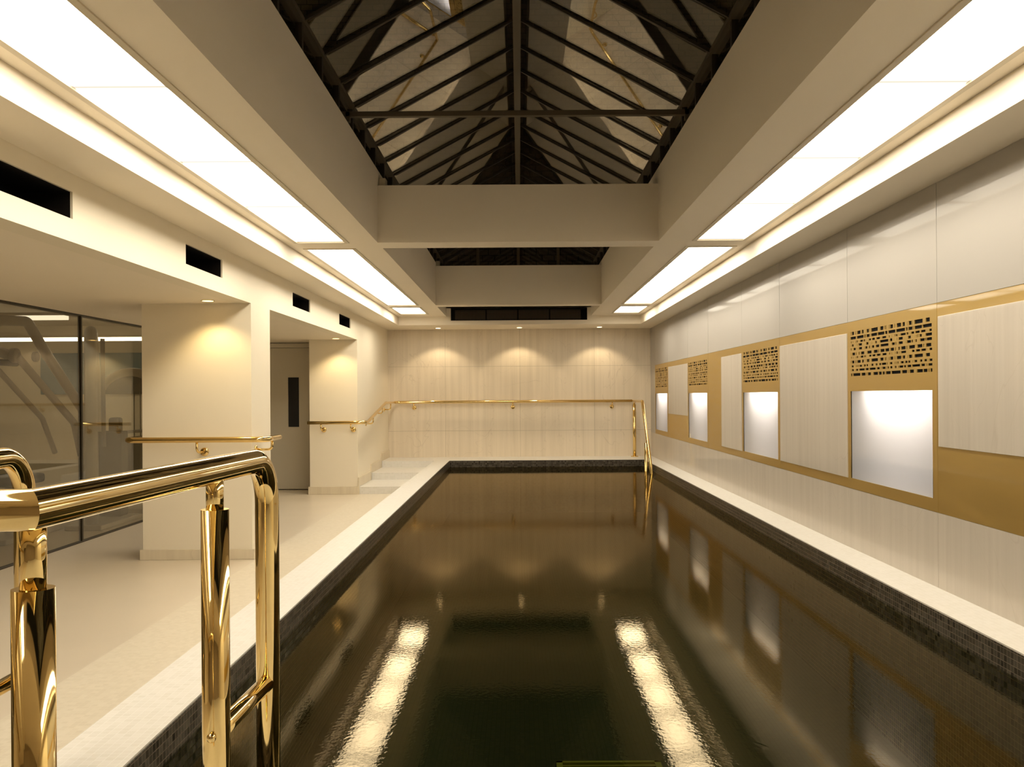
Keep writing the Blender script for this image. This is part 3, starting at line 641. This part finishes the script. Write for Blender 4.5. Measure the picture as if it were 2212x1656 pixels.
# ------------------------------------------------------------------ skylight
sk = struct(empty('window_1', (0, 7.5, 1.775)))
EZ, RZ_, EX = 2.05, 2.67, 1.16
ys = [5.15 + .521 * k for k in range(-9, 19)]           # bays
ya, yb = ys[0], 14.55
for s in (-1, 1):
    MB().box(s * (EX - .012), s * (EX + .05), ya, yb, EZ - .028, EZ).build('eaves_beam', M['metal2'], sk)
    MB().box(s * (EX - .015), s * (EX + .05), ya, yb, 1.775, 1.80).build('sill', M['metal'], sk)
MB().box(-.028, .028, ya, yb, RZ_ - .06, RZ_ + .0).build('ridge_beam', M['metal2'], sk)
n = Vector((-(RZ_ - EZ), 0, EX)).normalized()
for i, y in enumerate(ys):
    for s in (-1, 1):
        # rafter: dark core with a paler cap flange
        dz = .014; w_ = .009
        MB().prism([(s * EX, y - w_, EZ), (0, y - w_, RZ_), (0, y - w_, RZ_ - dz), (s * (EX - .01), y - w_, EZ - dz)], (0, 2 * w_, 0)).build('rafter', M['metal'], sk)
        MB().prism([(s * (EX - .03), y + w_, EZ - dz + .016), (s * .02, y + w_, RZ_ - dz + .014), (s * .02, y + w_, RZ_ - dz + .004), (s * (EX - .03), y + w_, EZ - dz + .006)], (0, .010, 0)).build('rafter_flange', M['metal2'], sk)
        MB().box(s * (EX + .002), s * (EX + .042), y - .02, y + .02, 1.80, EZ - .028).build('post', M['metal'], sk)
        if i < len(ys) - 1:
            y2 = ys[i + 1]
            MB().prism([(s * (EX + .02), y + w_, EZ - .008), (0.0, y + w_, RZ_ + .002), (0.0, y2 - w_, RZ_ + .002), (s * (EX + .02), y2 - w_, EZ - .008)], (0, 0, .006)).build('roof_pane', M['sky_glass'], sk)
            MB().box(s * (EX + .02), s * (EX + .026), y + .02, y2 - .02, 1.80, EZ - .028).build('side_pane', M['sky_glass'], sk)
            MB().box(s * (EX + .012), s * (EX + .034), y + .02, y2 - .02, 1.865, 1.88).build('glazing_bar', M['metal2'], sk)
# gable end
MB().prism([(-EX, yb, EZ - .05), (EX, yb, EZ - .05), (EX, yb, EZ), (0, yb, RZ_), (-EX, yb, EZ)], (0, .008, 0)).build('gable_pane', M['sky_glass'], sk)
MB().box(-EX, EX, yb, yb + .008, 1.80, EZ - .05).build('gable_pane', M['sky_glass'], sk)
for x in (-.62, 0, .61): MB().box(x - .022, x + .022, yb - .03, yb, 1.80, EZ + (RZ_ - EZ) * (1 - abs(x) / EX)).build('gable_mullion', M['metal2'], sk)
tag(MB().box(-1.128, 1.128, 6.22, 6.262, 1.832, 1.866, .002).box(-1.16, -1.10, 6.22, 6.262, 1.80, 1.866).box(1.10, 1.16, 6.22, 6.262, 1.80, 1.866).build('tie_bar', M['metal2']), 'slim dark metal bar spanning the skylight from side to side', 'tie bar')
# outside
struct(MB().box(-6, 6, 19.0, 19.3, 1.0, 9).build('wall_outside', M['brick']))
struct(MB().box(-3.4, -3.2, -2, 19, 1.6, 4.6).build('wall_outside', M['brick']))
struct(MB().box(3.2, 3.4, -2, 19, 1.6, 4.6).build('wall_outside', M['brick']))
